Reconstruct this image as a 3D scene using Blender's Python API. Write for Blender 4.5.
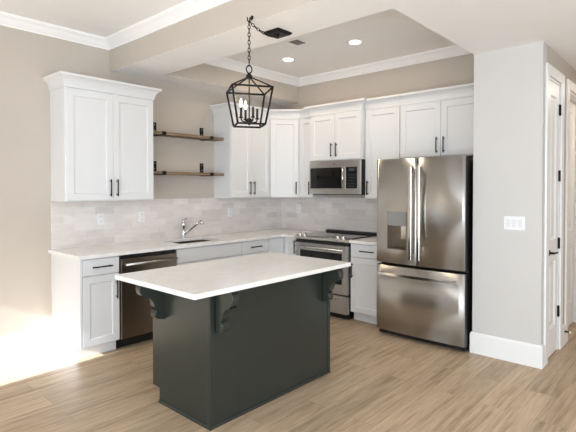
import bpy, bmesh, math, random
from mathutils import Vector, Matrix
random.seed(7)
PI = math.pi
scene = bpy.context.scene
for o in list(bpy.data.objects):
    bpy.data.objects.remove(o)
COL = scene.collection


def srgb(r, g, b):
    f = lambda c: (c / 12.92) if c <= 0.04045 else ((c + 0.055) / 1.055) ** 2.4
    return (f(r / 255), f(g / 255), f(b / 255), 1.0)


# ------------------------------------------------------------------ camera
cam_d = bpy.data.cameras.new('camera')
cam = bpy.data.objects.new('camera', cam_d)
COL.objects.link(cam)
cam.location = (-4.9394, -4.5861, 1.4863)
cam.rotation_euler = (PI / 2 - 0.0155, 0.0, 0.7339 - PI / 2)
cam_d.sensor_width = 36.0
cam_d.lens = 464.6 * 36 / 576
cam_d.shift_y = -20.4 / 576
cam_d.clip_start = 0.05
scene.camera = cam

# ------------------------------------------------------------------ world, sun, daylight, exposure
world = bpy.data.worlds.new('sky')
scene.world = world
world.use_nodes = True
wn = world.node_tree.nodes
wn['Background'].inputs[0].default_value = (0.80, 0.90, 1.0, 1)
wn['Background'].inputs[1].default_value = 1.5

sun_d = bpy.data.lights.new('sun', 'SUN')
sun = bpy.data.objects.new('sun', sun_d)
COL.objects.link(sun)
sun_d.energy = 18.0
sun_d.angle = math.radians(0.6)
sun_d.color = (0.86, 0.94, 1.0)
sdir = Vector((1.0, 0.045, -0.47)).normalized()
sun.rotation_euler = sdir.to_track_quat('-Z', 'Y').to_euler()


def area(name, loc, direction, sx, sy, watts, color):
    d = bpy.data.lights.new(name, 'AREA')
    d.shape = 'RECTANGLE'
    d.size = sx
    d.size_y = sy
    d.energy = watts
    d.color = color
    o = bpy.data.objects.new(name, d)
    COL.objects.link(o)
    o.location = loc
    o.rotation_euler = Vector(direction).to_track_quat('-Z', 'Y').to_euler()
    return o


# daylight coming in through the living-room windows (left wall and back wall)
area('daylight_left_window', (-6.93, -4.3, 1.25), (1, 0, 0), 4.6, 2.3, 125, (0.79, 0.895, 1.0))
area('daylight_back_window', (-4.2, -7.42, 1.25), (0, 1, 0), 4.2, 2.3, 95, (0.77, 0.89, 1.0))

scene.view_settings.view_transform = 'Standard'
scene.view_settings.look = 'None'
scene.view_settings.exposure = 0.22
scene.view_settings.gamma = 1.0
scene.view_settings.use_curve_mapping = False


# ------------------------------------------------------------------ materials
def newmat(name):
    m = bpy.data.materials.new(name)
    m.use_nodes = True
    return m, m.node_tree, m.node_tree.nodes['Principled BSDF']


def mat(name, rgb, rough=0.5, metal=0.0, noise=0.0, nscale=8.0, spec=None, bump=0.0, stretch=None):
    m, nt, b = newmat(name)
    c = srgb(*rgb)
    b.inputs['Base Color'].default_value = c
    b.inputs['Roughness'].default_value = rough
    b.inputs['Metallic'].default_value = metal
    if spec is not None:
        b.inputs['Specular IOR Level'].default_value = spec
    if noise or bump:
        tc = nt.nodes.new('ShaderNodeTexCoord')
        mp = nt.nodes.new('ShaderNodeMapping')
        mp.inputs['Scale'].default_value = stretch or (1, 1, 1)
        nz = nt.nodes.new('ShaderNodeTexNoise')
        nz.inputs['Scale'].default_value = nscale
        nz.inputs['Detail'].default_value = 4
        nt.links.new(tc.outputs['Object'], mp.inputs['Vector'])
        nt.links.new(mp.outputs['Vector'], nz.inputs['Vector'])
        if noise:
            rp = nt.nodes.new('ShaderNodeValToRGB')
            rp.color_ramp.elements[0].position = 0.3
            rp.color_ramp.elements[1].position = 0.7
            rp.color_ramp.elements[0].color = tuple(x * (1 - noise) for x in c[:3]) + (1,)
            rp.color_ramp.elements[1].color = tuple(min(1, x * (1 + noise)) for x in c[:3]) + (1,)
            nt.links.new(nz.outputs['Fac'], rp.inputs['Fac'])
            nt.links.new(rp.outputs['Color'], b.inputs['Base Color'])
        if bump:
            bp = nt.nodes.new('ShaderNodeBump')
            bp.inputs['Strength'].default_value = bump
            bp.inputs['Distance'].default_value = 0.002
            nt.links.new(nz.outputs['Fac'], bp.inputs['Height'])
            nt.links.new(bp.outputs['Normal'], b.inputs['Normal'])
    return m


def emit(name, rgb, strength):
    m, nt, b = newmat(name)
    c = srgb(*rgb)
    b.inputs['Base Color'].default_value = c
    b.inputs['Emission Color'].default_value = c
    b.inputs['Emission Strength'].default_value = strength
    return m


def floor_material():
    m, nt, b = newmat('oak_plank_floor')
    N = nt.nodes.new
    L = nt.links.new
    tc = N('ShaderNodeTexCoord')
    br = N('ShaderNodeTexBrick')
    br.offset = 0.37
    br.inputs['Scale'].default_value = 1.0
    br.inputs['Brick Width'].default_value = 1.22
    br.inputs['Row Height'].default_value = 0.18
    br.inputs['Mortar Size'].default_value = 0.0012
    br.inputs['Mortar Smooth'].default_value = 0.2
    br.inputs['Bias'].default_value = 0.0
    br.inputs['Color1'].default_value = (0, 0, 0, 1)
    br.inputs['Color2'].default_value = (1, 1, 1, 1)
    br.inputs['Mortar'].default_value = (0.5, 0.5, 0.5, 1)
    L(tc.outputs['Object'], br.inputs['Vector'])
    # grain: per-plank offset so that planks do not share their grain
    off = N('ShaderNodeVectorMath'); off.operation = 'SCALE'
    off.inputs['Scale'].default_value = 13.0
    L(br.outputs['Color'], off.inputs[0])
    add = N('ShaderNodeVectorMath'); add.operation = 'ADD'
    L(tc.outputs['Object'], add.inputs[0]); L(off.outputs[0], add.inputs[1])
    mp = N('ShaderNodeMapping'); mp.inputs['Scale'].default_value = (0.9, 17.0, 1)
    L(add.outputs[0], mp.inputs['Vector'])
    n1 = N('ShaderNodeTexNoise'); n1.inputs['Scale'].default_value = 1.6
    n1.inputs['Detail'].default_value = 6; n1.inputs['Roughness'].default_value = 0.62
    n1.inputs['Distortion'].default_value = 0.3
    L(mp.outputs['Vector'], n1.inputs['Vector'])
    r1 = N('ShaderNodeValToRGB')
    e = r1.color_ramp.elements
    e[0].position = 0.30; e[0].color = srgb(152, 128, 102)
    e[1].position = 0.74; e[1].color = srgb(204, 180, 152)
    k = e.new(0.47); k.color = srgb(187, 162, 134)
    L(n1.outputs['Fac'], r1.inputs['Fac'])
    mp2 = N('ShaderNodeMapping'); mp2.inputs['Scale'].default_value = (4.0, 60.0, 1)
    L(add.outputs[0], mp2.inputs['Vector'])
    n2 = N('ShaderNodeTexNoise'); n2.inputs['Scale'].default_value = 1.5; n2.inputs['Detail'].default_value = 3
    L(mp2.outputs['Vector'], n2.inputs['Vector'])
    r2 = N('ShaderNodeMapRange'); r2.inputs['From Min'].default_value = 0.3; r2.inputs['From Max'].default_value = 0.7
    r2.inputs['To Min'].default_value = 0.83; r2.inputs['To Max'].default_value = 1.10
    L(n2.outputs['Fac'], r2.inputs['Value'])
    mul = N('ShaderNodeVectorMath'); mul.operation = 'SCALE'
    L(r1.outputs['Color'], mul.inputs[0]); L(r2.outputs['Result'], mul.inputs['Scale'])
    # plank to plank variation
    r3 = N('ShaderNodeMapRange'); r3.inputs['To Min'].default_value = 0.86; r3.inputs['To Max'].default_value = 1.07
    L(br.outputs['Color'], r3.inputs['Value'])
    mul2 = N('ShaderNodeVectorMath'); mul2.operation = 'SCALE'
    L(mul.outputs[0], mul2.inputs[0]); L(r3.outputs['Result'], mul2.inputs['Scale'])
    # seams
    r4 = N('ShaderNodeMapRange'); r4.inputs['To Min'].default_value = 1.0; r4.inputs['To Max'].default_value = 0.62
    L(br.outputs['Fac'], r4.inputs['Value'])
    mul3 = N('ShaderNodeVectorMath'); mul3.operation = 'SCALE'
    L(mul2.outputs[0], mul3.inputs[0]); L(r4.outputs['Result'], mul3.inputs['Scale'])
    L(mul3.outputs[0], b.inputs['Base Color'])
    b.inputs['Roughness'].default_value = 0.42
    b.inputs['Specular IOR Level'].default_value = 0.35
    return m


def tile_material(name, axis):
    m, nt, b = newmat(name)
    N = nt.nodes.new
    L = nt.links.new
    tc = N('ShaderNodeTexCoord')
    sp = N('ShaderNodeSeparateXYZ'); cb = N('ShaderNodeCombineXYZ')
    L(tc.outputs['Object'], sp.inputs[0])
    L(sp.outputs[axis], cb.inputs['X']); L(sp.outputs['Z'], cb.inputs['Y'])
    br = N('ShaderNodeTexBrick')
    br.offset = 0.5
    br.inputs['Scale'].default_value = 1.0
    br.inputs['Brick Width'].default_value = 0.205
    br.inputs['Row Height'].default_value = 0.0765
    br.inputs['Mortar Size'].default_value = 0.0018
    br.inputs['Mortar Smooth'].default_value = 0.1
    br.inputs['Color1'].default_value = srgb(236, 228, 222)
    br.inputs['Color2'].default_value = srgb(219, 210, 204)
    br.inputs['Mortar'].default_value = srgb(233, 224, 218)
    L(cb.outputs[0], br.inputs['Vector'])
    nz = N('ShaderNodeTexNoise'); nz.inputs['Scale'].default_value = 22; nz.inputs['Detail'].default_value = 5
    mp = N('ShaderNodeMapping'); mp.inputs['Scale'].default_value = (0.4, 1.4, 1)
    L(cb.outputs[0], mp.inputs['Vector']); L(mp.outputs['Vector'], nz.inputs['Vector'])
    mr = N('ShaderNodeMapRange'); mr.inputs['From Min'].default_value = 0.3; mr.inputs['From Max'].default_value = 0.7
    mr.inputs['To Min'].default_value = 0.94; mr.inputs['To Max'].default_value = 1.03
    L(nz.outputs['Fac'], mr.inputs['Value'])
    mul = N('ShaderNodeVectorMath'); mul.operation = 'SCALE'
    L(br.outputs['Color'], mul.inputs[0]); L(mr.outputs['Result'], mul.inputs['Scale'])
    L(mul.outputs[0], b.inputs['Base Color'])
    bp = N('ShaderNodeBump'); bp.inputs['Strength'].default_value = 0.25; bp.inputs['Distance'].default_value = 0.002
    bp.invert = True
    L(br.outputs['Fac'], bp.inputs['Height']); L(bp.outputs['Normal'], b.inputs['Normal'])
    b.inputs['Roughness'].default_value = 0.3
    return m


def quartz_material():
    m, nt, b = newmat('white_quartz')
    N = nt.nodes.new
    L = nt.links.new
    tc = N('ShaderNodeTexCoord')
    nz = N('ShaderNodeTexNoise'); nz.inputs['Scale'].default_value = 2.2; nz.inputs['Detail'].default_value = 8
    nz.inputs['Distortion'].default_value = 1.6
    L(tc.outputs['Object'], nz.inputs['Vector'])
    rp = N('ShaderNodeValToRGB')
    e = rp.color_ramp.elements
    e[0].position = 0.40; e[0].color = srgb(244, 240, 235)
    e[1].position = 0.60; e[1].color = srgb(245, 242, 238)
    k = e.new(0.5); k.color = srgb(240, 235, 230)
    L(nz.outputs['Fac'], rp.inputs['Fac']); L(rp.outputs['Color'], b.inputs['Base Color'])
    b.inputs['Roughness'].default_value = 0.16
    return m


def shelf_material():
    m, nt, b = newmat('weathered_wood')
    N = nt.nodes.new
    L = nt.links.new
    tc = N('ShaderNodeTexCoord'); mp = N('ShaderNodeMapping'); mp.inputs['Scale'].default_value = (2.5, 40, 40)
    nz = N('ShaderNodeTexNoise'); nz.inputs['Scale'].default_value = 1.5; nz.inputs['Detail'].default_value = 5
    L(tc.outputs['Object'], mp.inputs['Vector']); L(mp.outputs['Vector'], nz.inputs['Vector'])
    rp = N('ShaderNodeValToRGB')
    e = rp.color_ramp.elements
    e[0].position = 0.3; e[0].color = srgb(98, 78, 58)
    e[1].position = 0.7; e[1].color = srgb(158, 134, 107)
    L(nz.outputs['Fac'], rp.inputs['Fac']); L(rp.outputs['Color'], b.inputs['Base Color'])
    b.inputs['Roughness'].default_value = 0.6
    return m


ANISO_ROT = 0.25


def steel_material(name, rgb, rough, stretch):
    m, nt, b = newmat(name)
    N = nt.nodes.new
    L = nt.links.new
    b.inputs['Base Color'].default_value = srgb(*rgb)
    b.inputs['Metallic'].default_value = 1.0
    b.inputs['Roughness'].default_value = rough
    b.inputs['Anisotropic'].default_value = stretch
    tg = N('ShaderNodeTangent'); tg.direction_type = 'RADIAL'; tg.axis = 'Z'
    L(tg.outputs['Tangent'], b.inputs['Tangent'])
    b.inputs['Anisotropic Rotation'].default_value = ANISO_ROT
    return m


M = dict(
    wall=mat('greige_wall_paint', (198, 187, 175), 0.85, noise=0.015, nscale=3, spec=0.2),
    pale=mat('pale_pantry_paint', (209, 205, 200), 0.8, noise=0.01, nscale=3, spec=0.2),
    ceil=mat('ceiling_white', (250, 247, 244), 0.9, noise=0.01, nscale=3, spec=0.2),
    trim=mat('trim_white', (240, 238, 235), 0.4, noise=0.01, nscale=2),
    cab=mat('cabinet_white', (227, 226, 225), 0.38, noise=0.008, nscale=2),
    island=mat('charcoal_green_paint', (43, 48, 43), 0.30, noise=0.03, nscale=2),
    island_dark=mat('charcoal_edge_paint', (42, 46, 43), 0.4, noise=0.03, nscale=2),
    floor=floor_material(),
    tile=tile_material('stone_look_tile_sink', 'X'),
    tile2=tile_material('stone_look_tile_range', 'Y'),
    quartz=quartz_material(),
    shelf=shelf_material(),
    black=mat('matte_black_metal', (13, 12, 12), 0.5, noise=0.05, spec=0.3),
    steel=steel_material('brushed_stainless', (200, 198, 194), 0.30, 1.0),
    steel_d=steel_material('dark_stainless', (128, 119, 110), 0.30, 0.8),
    handle=steel_material('polished_handle_steel', (222, 219, 214), 0.18, 0.0),
    chrome=mat('chrome', (225, 225, 225), 0.08, metal=1.0, noise=0.01),
    glass_black=mat('black_glass', (10, 11, 12), 0.06, noise=0.02),
    plastic_black=mat('black_plastic', (18, 18, 19), 0.35, noise=0.03),
    plastic_grey=mat('grey_plastic', (140, 138, 134), 0.35, noise=0.03),
    display=mat('display_grey', (60, 72, 80), 0.2, noise=0.02),
    white_plastic=mat('white_plastic', (240, 238, 238), 0.3, noise=0.01),
    rocker=mat('switch_rocker_white', (226, 224, 224), 0.3, noise=0.01),
    vent=mat('vent_grey', (150, 145, 140), 0.5, noise=0.02),
    vent_dark=mat('vent_dark_grey', (80, 77, 74), 0.6, noise=0.02),  # dark grey of the vent grille and outlet slots
    candle=mat('candle_sleeve_black', (24, 22, 21), 0.5, noise=0.05),
    bulb=emit('lit_bulb', (255, 236, 206), 5.0),
    lens=emit('downlight_lens', (255, 244, 224), 5.0),
    dark_wood=mat('dark_stained_wood', (92, 60, 36), 0.5, noise=0.1, nscale=6, stretch=(1, 8, 1)),
)
mg, ntg, bg = newmat('clear_bulb_glass')
bg.inputs['Base Color'].default_value = (1, 1, 1, 1)
bg.inputs['Roughness'].default_value = 0.05
bg.inputs['Alpha'].default_value = 0.04
M['glass'] = mg


# ------------------------------------------------------------------ mesh helpers
def BM():
    return bmesh.new()


def box(bm, x0, x1, y0, y1, z0, z1, bev=0.0, mi=0, seg=2):
    vs = [bm.verts.new((x, y, z)) for x in (x0, x1) for y in (y0, y1) for z in (z0, z1)]
    idx = [(0, 1, 3, 2), (4, 6, 7, 5), (0, 4, 5, 1), (2, 3, 7, 6), (0, 2, 6, 4), (1, 5, 7, 3)]
    fs = [bm.faces.new([vs[i] for i in f]) for f in idx]
    for f in fs:
        f.material_index = mi
    if bev > 0:
        es = list({e for f in fs for e in f.edges})
        r = bmesh.ops.bevel(bm, geom=es, offset=bev, segments=seg, affect='EDGES', profile=0.5)
        for f in r['faces']:
            f.material_index = mi
    return fs


def tube(bm, pts, r, seg=8, mi=0, caps=True, rs=None):
    pts = [Vector(p) for p in pts]
    rings = []
    prev = None
    for i, p in enumerate(pts):
        a = pts[max(i - 1, 0)]
        c = pts[min(i + 1, len(pts) - 1)]
        t = (c - a).normalized()
        if prev is None:
            up = Vector((0, 0, 1)) if abs(t.z) < 0.9 else Vector((1, 0, 0))
            n = t.cross(up).normalized()
        else:
            n = (prev - t * prev.dot(t)).normalized()
        prev = n
        b = t.cross(n)
        rr = rs[i] if rs else r
        rings.append([bm.verts.new(p + n * (rr * math.cos(2 * PI * k / seg)) + b * (rr * math.sin(2 * PI * k / seg))) for k in range(seg)])
    for i in range(len(rings) - 1):
        for k in range(seg):
            f = bm.faces.new((rings[i][k], rings[i][(k + 1) % seg], rings[i + 1][(k + 1) % seg], rings[i + 1][k]))
            f.smooth = True
            f.material_index = mi
    if caps:
        bm.faces.new(rings[0][::-1]).material_index = mi
        bm.faces.new(rings[-1]).material_index = mi


def torus(bm, c, R, r, axis='Y', seg=20, ring=8, sx=1.0, sz=1.0, rot=0.0):
    c = Vector(c)
    grid = []
    Rm = Matrix.Rotation(rot, 3, 'Z')
    for i in range(seg):
        a = 2 * PI * i / seg
        row = []
        for k in range(ring):
            b = 2 * PI * k / ring
            rad = R + r * math.cos(b)
            p = Vector((rad * math.cos(a) * sx, r * math.sin(b), rad * math.sin(a) * sz))
            if axis == 'Z':
                p = Vector((p.x, p.z, p.y))
            row.append(bm.verts.new(c + Rm @ p))
        grid.append(row)
    for i in range(seg):
        for k in range(ring):
            f = bm.faces.new((grid[i][k], grid[(i + 1) % seg][k], grid[(i + 1) % seg][(k + 1) % ring], grid[i][(k + 1) % ring]))
            f.smooth = True


def lathe(bm, c, prof, seg=20, axis='Z', mi=0):
    """prof: list of (radius, height) from c along axis."""
    c = Vector(c)
    rings = []
    for r, h in prof:
        ring = []
        for k in range(seg):
            a = 2 * PI * k / seg
            u, v = r * math.cos(a), r * math.sin(a)
            p = {'Z': (u, v, h), 'Y': (u, h, v), 'X': (h, u, v)}[axis]
            ring.append(bm.verts.new(c + Vector(p)))
        rings.append(ring)
    for i in range(len(rings) - 1):
        for k in range(seg):
            f = bm.faces.new((rings[i][k], rings[i][(k + 1) % seg], rings[i + 1][(k + 1) % seg], rings[i + 1][k]))
            f.smooth = True
            f.material_index = mi
    bm.faces.new(rings[0][::-1]).material_index = mi
    bm.faces.new(rings[-1]).material_index = mi


def prism(bm, outline, axis, a, b, bev=0.0, mi=0):
    """outline of 2D points extruded along axis between a and b.  axis X: (y,z)  Y: (x,z)  Z: (x,y)"""
    def P(p, t):
        return {'X': (t, p[0], p[1]), 'Y': (p[0], t, p[1]), 'Z': (p[0], p[1], t)}[axis]
    A = [bm.verts.new(P(p, a)) for p in outline]
    Bv = [bm.verts.new(P(p, b)) for p in outline]
    fs = [bm.faces.new(A), bm.faces.new(Bv[::-1])]
    n = len(outline)
    for i in range(n):
        fs.append(bm.faces.new((A[i], A[(i + 1) % n], Bv[(i + 1) % n], Bv[i])))
    for f in fs:
        f.material_index = mi
    if bev > 0:
        es = list(fs[0].edges) + list(fs[1].edges)
        bmesh.ops.bevel(bm, geom=es, offset=bev, segments=2, affect='EDGES', profile=0.5)


def sweep(bm, path, prof, closed=False, mi=0):
    """path: plan points; prof: closed loop of (outward offset, z).  Outward = right-hand side of travel."""
    n = len(path)
    P = [Vector((p[0], p[1])) for p in path]
    rows = []
    for i in range(n):
        def nrm(a, b):
            d = (b - a).normalized()
            return Vector((d.y, -d.x))
        if closed or 0 < i < n - 1:
            n1 = nrm(P[i - 1], P[i])
            n2 = nrm(P[i], P[(i + 1) % n])
            mvec = n1 + n2
            mvec = mvec / max(mvec.dot(n1), 1e-6)
        elif i == 0:
            mvec = nrm(P[0], P[1])
        else:
            mvec = nrm(P[-2], P[-1])
        rows.append([bm.verts.new((P[i].x + mvec.x * o, P[i].y + mvec.y * o, z)) for o, z in prof])
    k = len(prof)
    for i in range(n if closed else n - 1):
        A, Bv = rows[i], rows[(i + 1) % n]
        for j in range(k):
            f = bm.faces.new((A[j], A[(j + 1) % k], Bv[(j + 1) % k], Bv[j]))
            f.material_index = mi
    if not closed:
        bm.faces.new(rows[0])
        bm.faces.new(rows[-1][::-1])


def obj(name, bm, mats, parent=None, loc=(0, 0, 0), smooth=False, normals=True):
    if normals:
        bmesh.ops.recalc_face_normals(bm, faces=bm.faces[:])
    me = bpy.data.meshes.new(name)
    bm.to_mesh(me)
    bm.free()
    for m in (mats if isinstance(mats, (list, tuple)) else [mats]):
        me.materials.append(m)
    o = bpy.data.objects.new(name, me)
    COL.objects.link(o)
    if parent is not None:
        o.parent = parent
    else:
        o.location = loc
    return o


def tag(o, label, cat, group=None):
    o['label'] = label
    o['category'] = cat
    if group:
        o['group'] = group
    return o


def thing(name, label, cat, loc=(0, 0, 0), rotz=0.0, group=None):
    o = bpy.data.objects.new(name, None)
    o.empty_display_size = 0.05
    COL.objects.link(o)
    o.location = loc
    o.rotation_euler = (0, 0, rotz)
    return tag(o, label, cat, group)


def struct(name, bm, mats, parent=None):
    o = obj(name, bm, mats, parent)
    if parent is None:
        o['kind'] = 'structure'
    return o


# ------------------------------------------------------------------ key dimensions
ZC = 3.0            # main ceiling
ZS = 2.689          # underside of the dropped beam and soffit
XB1, XB2 = -2.60, -2.15
YP1, YP2 = -3.018, -3.580   # pantry block
XP = -0.707
XW, YB, XE = -7.0, -7.5, 3.2
YH = -4.95          # far wall of the hallway
ZT = 0.909          # worktop height
ZU = 1.3665         # underside of the wall cabinets

# ------------------------------------------------------------------ structure
bm = BM(); box(bm, XW - .3, XE + .2, YB - .3, 0.2, -0.1, 0.0)
struct('floor', bm, M['floor'])
bm = BM(); box(bm, XW - .3, XE + .2, YB - .3, 0.2, ZC, ZC + 0.1)
struct('ceiling', bm, M['ceil'])
bm = BM(); box(bm, XW - .2, 0.15, 0.0, 0.15, 0, ZC)
struct('wall_back', bm, M['wall'])
bm = BM(); box(bm, 0.0, 0.15, YP1 - .02, 0.0, 0, ZC)
struct('wall_right', bm, M['wall'])


def soffit_piece(bm, x0, x1, y0, y1):
    box(bm, x0, x1, y0, y1, ZS, ZC)


bm = BM()
soffit_piece(bm, XB1, XB2, YP1, 0.0)
soffit_piece(bm, XB2, 0.0, -0.33, 0.0)
soffit_piece(bm, XB1, XE, YB, YP1)
for f in bm.faces:
    f.normal_update()
    f.material_index = 0 if abs(f.normal.z) > 0.5 else 1
struct('ceiling_soffit', bm, [M['ceil'], M['wall']])

# pantry block between the refrigerator and the hallway
DX0, DX1 = -0.545, -0.10     # first hallway door
EX0, EX1 = 0.22, 1.02        # second hallway door
ZD = 2.44
bm = BM()
box(bm, XP, XP + .115, YP2, YP1, 0, ZS)
struct('wall_pantry_end', bm, M['pale'])
bm = BM()
box(bm, XP + .115, 0.0, YP1 - .115, YP1, 0, ZS)
struct('wall_pantry_side', bm, M['wall'])
bm = BM()
y0, y1 = YP2, YP2 + 0.115
box(bm, XP + .115, DX0, y0, y1, 0, ZS)
box(bm, DX1, EX0, y0, y1, 0, ZS)
box(bm, EX1, XE, y0, y1, 0, ZS)
box(bm, DX0, DX1, y0, y1, ZD, ZS)
box(bm, EX0, EX1, y0, y1, ZD, ZS)
struct('wall_hallway', bm, M['wall'])
bm = BM()
box(bm, XE, XE + .15, YB, 0.0, 0, ZS)
struct('wall_hallway_end', bm, M['wall'])
bm = BM()
box(bm, 0.15, XE, -0.5, -0.4, 0, ZS)
box(bm, XP, XE, YH - .12, YH, 0, ZS)
box(bm, XP, XP + .12, YB, YH - .12, 0, ZS)
struct('wall_hallway_far', bm, M['wall'])
# left wall with a tall glazed door near the kitchen and a wide window
WO = [(-0.80, -0.12, 0.0, 2.12), (-6.8, -1.9, 0.06, 2.45)]
bm = BM()
box(bm, XW - .15, XW, YB, -6.8, 0, ZC)
box(bm, XW - .15, XW, -6.8, -1.9, 0, .06)
box(bm, XW - .15, XW, -6.8, -1.9, 2.45, ZC)
box(bm, XW - .15, XW, -1.9, -.80, 0, ZC)
box(bm, XW - .15, XW, -.80, -.12, 2.12, ZC)
box(bm, XW - .15, XW, -.12, 0, 0, ZC)
struct('wall_left', bm, M['wall'])
bm = BM()
box(bm, XW - .15, -6.4, YB - .15, YB, 0, ZC)
box(bm, -6.4, -2.0, YB - .15, YB, 0, .06)
box(bm, -6.4, -2.0, YB - .15, YB, 2.5, ZC)
box(bm, -2.0, XE + .15, YB - .15, YB, 0, ZC)
struct('wall_front', bm, M['wall'])


def window_frame(name, axis, a0, a1, z0, z1, pos, n):
    bm = BM()
    t, d = 0.05, 0.06
    def bx(u0, u1, w0, w1):
        if axis == 'Y':
            box(bm, pos - d, pos, u0, u1, w0, w1, .004)
        else:
            box(bm, u0, u1, pos - d, pos, w0, w1, .004)
    bx(a0, a1, z0, z0 + t); bx(a0, a1, z1 - t, z1)
    bx(a0, a0 + t, z0 + t, z1 - t); bx(a1 - t, a1, z0 + t, z1 - t)
    for i in range(1, n):
        c = a0 + (a1 - a0) * i / n
        bx(c - t / 2, c + t / 2, z0 + t, z1 - t)
    struct(name, bm, M['trim'])


window_frame('window_1', 'Y', -6.8, -1.9, .06, 2.45, XW - .05, 4)
window_frame('window_2', 'X', -6.4, -2.0, .06, 2.5, YB - .05, 4)

# added, unseen slab outside the wide left window keeps the low sun off the island
bm = BM(); box(bm, -13.0, XW - .16, -7.6, -1.35, 2.62, 2.74)
struct('added_sun_blocker', bm, M['ceil'])

# crown mouldings
CP = [(0, 2.906), (0.012, 2.906), (0.016, 2.918), (0.03, 2.930), (0.062, 2.965), (0.078, 2.975), (0.088, 2.985), (0.09, ZC), (0, ZC)]
bm = BM(); sweep(bm, [(XW, YB), (XW, 0.0), (XB1, 0.0), (XB1, YB)], CP)
struct('trim_1', bm, M['ceil'])
bm = BM(); sweep(bm, [(XB2, YP1), (XB2, -0.33), (0.0, -0.33), (0.0, YP1)], CP, closed=True)
struct('trim_2', bm, M['ceil'])

# baseboards
BP = [(0, 0), (0.016, 0), (0.016, 0.172), (0.011, 0.182), (0.008, 0.188), (0, 0.188)]
bm = BM(); sweep(bm, [(XW, -0.80), (XW, YB), (XP, YB), (XP, YH), (XE, YH)], [(-o, z) for o, z in BP])
struct('baseboard_front', bm, M['trim'])
bm = BM(); sweep(bm, [(XW + .02, 0.0), (-3.1895, 0.0)], BP)
struct('baseboard_back', bm, M['trim'])
bm = BM(); sweep(bm, [(XP + .10, YP1), (XP, YP1), (XP, YP2), (DX0 - .092, YP2)], BP)
struct('baseboard_pantry', bm, M['trim'])
bm = BM(); sweep(bm, [(DX1 + .092, YP2), (EX0 - .092, YP2)], BP)
struct('baseboard_hallway', bm, M['trim'])


# door casings
def casing(name, x0, x1, recess):
    bm = BM()
    w, t = 0.09, 0.018
    y0, y1 = YP2 - t, YP2
    box(bm, x0 - w, x0, y0, y1, 0, ZD + w, .004)
    box(bm, x1, x1 + w, y0, y1, 0, ZD + w, .004)
    box(bm, x0, x1, y0, y1, ZD, ZD + w, .004)
    # jamb lining
    box(bm, x0, x0 + .018, YP2, YP2 + .115, 0, ZD)
    box(bm, x1 - .018, x1, YP2, YP2 + .115, 0, ZD)
    box(bm, x0 + .018, x1 - .018, YP2, YP2 + .115, ZD - .018, ZD)
    struct(name, bm, M['trim'])


casing('trim_3', DX0, DX1, 0)
casing('trim_4', EX0, EX1, 0)


def rect_rings(bm, x0, x1, z0, z1, rings, back_y, mi=0):
    """nested rectangles (inset, y) from the outside in; closes the back and the innermost panel"""
    R = []
    for ins, y in [(0, back_y)] + rings:
        R.append([bm.verts.new(v) for v in ((x0 + ins, y, z0 + ins), (x1 - ins, y, z0 + ins), (x1 - ins, y, z1 - ins), (x0 + ins, y, z1 - ins))])
    fs = [bm.faces.new(R[0][::-1])]
    for a, b in zip(R, R[1:]):
        for k in range(4):
            fs.append(bm.faces.new((a[k], a[(k + 1) % 4], b[(k + 1) % 4], b[k])))
    fs.append(bm.faces.new(R[-1]))
    for f in fs:
        f.material_index = mi


def panel_door(name, x0, x1, yf, panels):
    """hallway door slab, front face at yf facing -y, raised/recessed panels"""
    bm = BM()
    t = 0.035
    xs0, xs1 = x0 + .021, x1 - .021
    st = 0.095 if xs1 - xs0 < .5 else 0.115
    zs = [0.012] + [z for p in panels for z in p] + [ZD - .021]
    box(bm, xs0, xs0 + st, yf, yf + t, zs[0], zs[-1])
    box(bm, xs1 - st, xs1, yf, yf + t, zs[0], zs[-1])
    for i in range(0, len(zs), 2):
        box(bm, xs0 + st, xs1 - st, yf, yf + t, zs[i], zs[i + 1])
    for a, b in panels:
        rect_rings(bm, xs0 + st, xs1 - st, a, b, [(0, yf), (0.015, yf + .012), (.04, yf + .012), (.06, yf + .004)], yf + t * .9)
    return struct(name, bm, M['trim'])


d1 = panel_door('door_1', DX0, DX1, YP2 + .004, [(0.25, 0.84), (1.03, 2.30)])
# lever
bm = BM()
lx = DX0 + .075
lathe(bm, (lx, YP2 + .004, .93), [(.027, 0), (.027, -.008), (.012, -.012), (.010, -.045)], axis='Y', seg=16)
tube(bm, [(lx, YP2 - .041, .93), (lx + .03, YP2 - .045, .93), (lx + .11, YP2 - .043, .925)], .008)
obj('door_lever', bm, M['black'], d1)
for z in (0.36, 0.985, 1.60, 2.20):
    bm = BM()
    tube(bm, [(DX1 - .018, YP2 - .004, z - .05), (DX1 - .018, YP2 - .004, z + .05)], .008)
    box(bm, DX1 - .04, DX1 + .003, YP2 - .001, YP2 + .006, z - .05, z + .05)
    obj('hinge', bm, M['black'], d1)
d2 = panel_door('door_2', EX0, EX1, YP2 + .078, [(0.25, 0.84), (1.03, 2.30)])

# ------------------------------------------------------------------ cabinet builders
def bar_pull(name, parent, p, length, vertical=True):
    """black bar pull, p = centre on the door face (local), stands off towards -y"""
    bm = BM()
    x, y, z = p
    h = length / 2
    s = 0.028
    if vertical:
        tube(bm, [(x, y - s, z - h), (x, y - s, z + h)], .0062, 8)
        for q in (-1, 1):
            tube(bm, [(x, y, z + q * (h - .018)), (x, y - s, z + q * (h - .018))], .0055, 8)
    else:
        tube(bm, [(x - h, y - s, z), (x + h, y - s, z)], .0062, 8)
        for q in (-1, 1):
            tube(bm, [(x + q * (h - .018), y, z), (x + q * (h - .018), y - s, z)], .0055, 8)
    return obj(name, bm, M['black'], parent)


def shaker(name, parent, x0, x1, z0, z1, yb, rail=0.062):
    bm = BM()
    yf = yb - .02
    rect_rings(bm, x0, x1, z0, z1, [(0.0, yf + .002), (0.002, yf), (rail, yf), (rail + .006, yf + .010)], yb)
    return obj(name, bm, M['cab'], parent)


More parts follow.
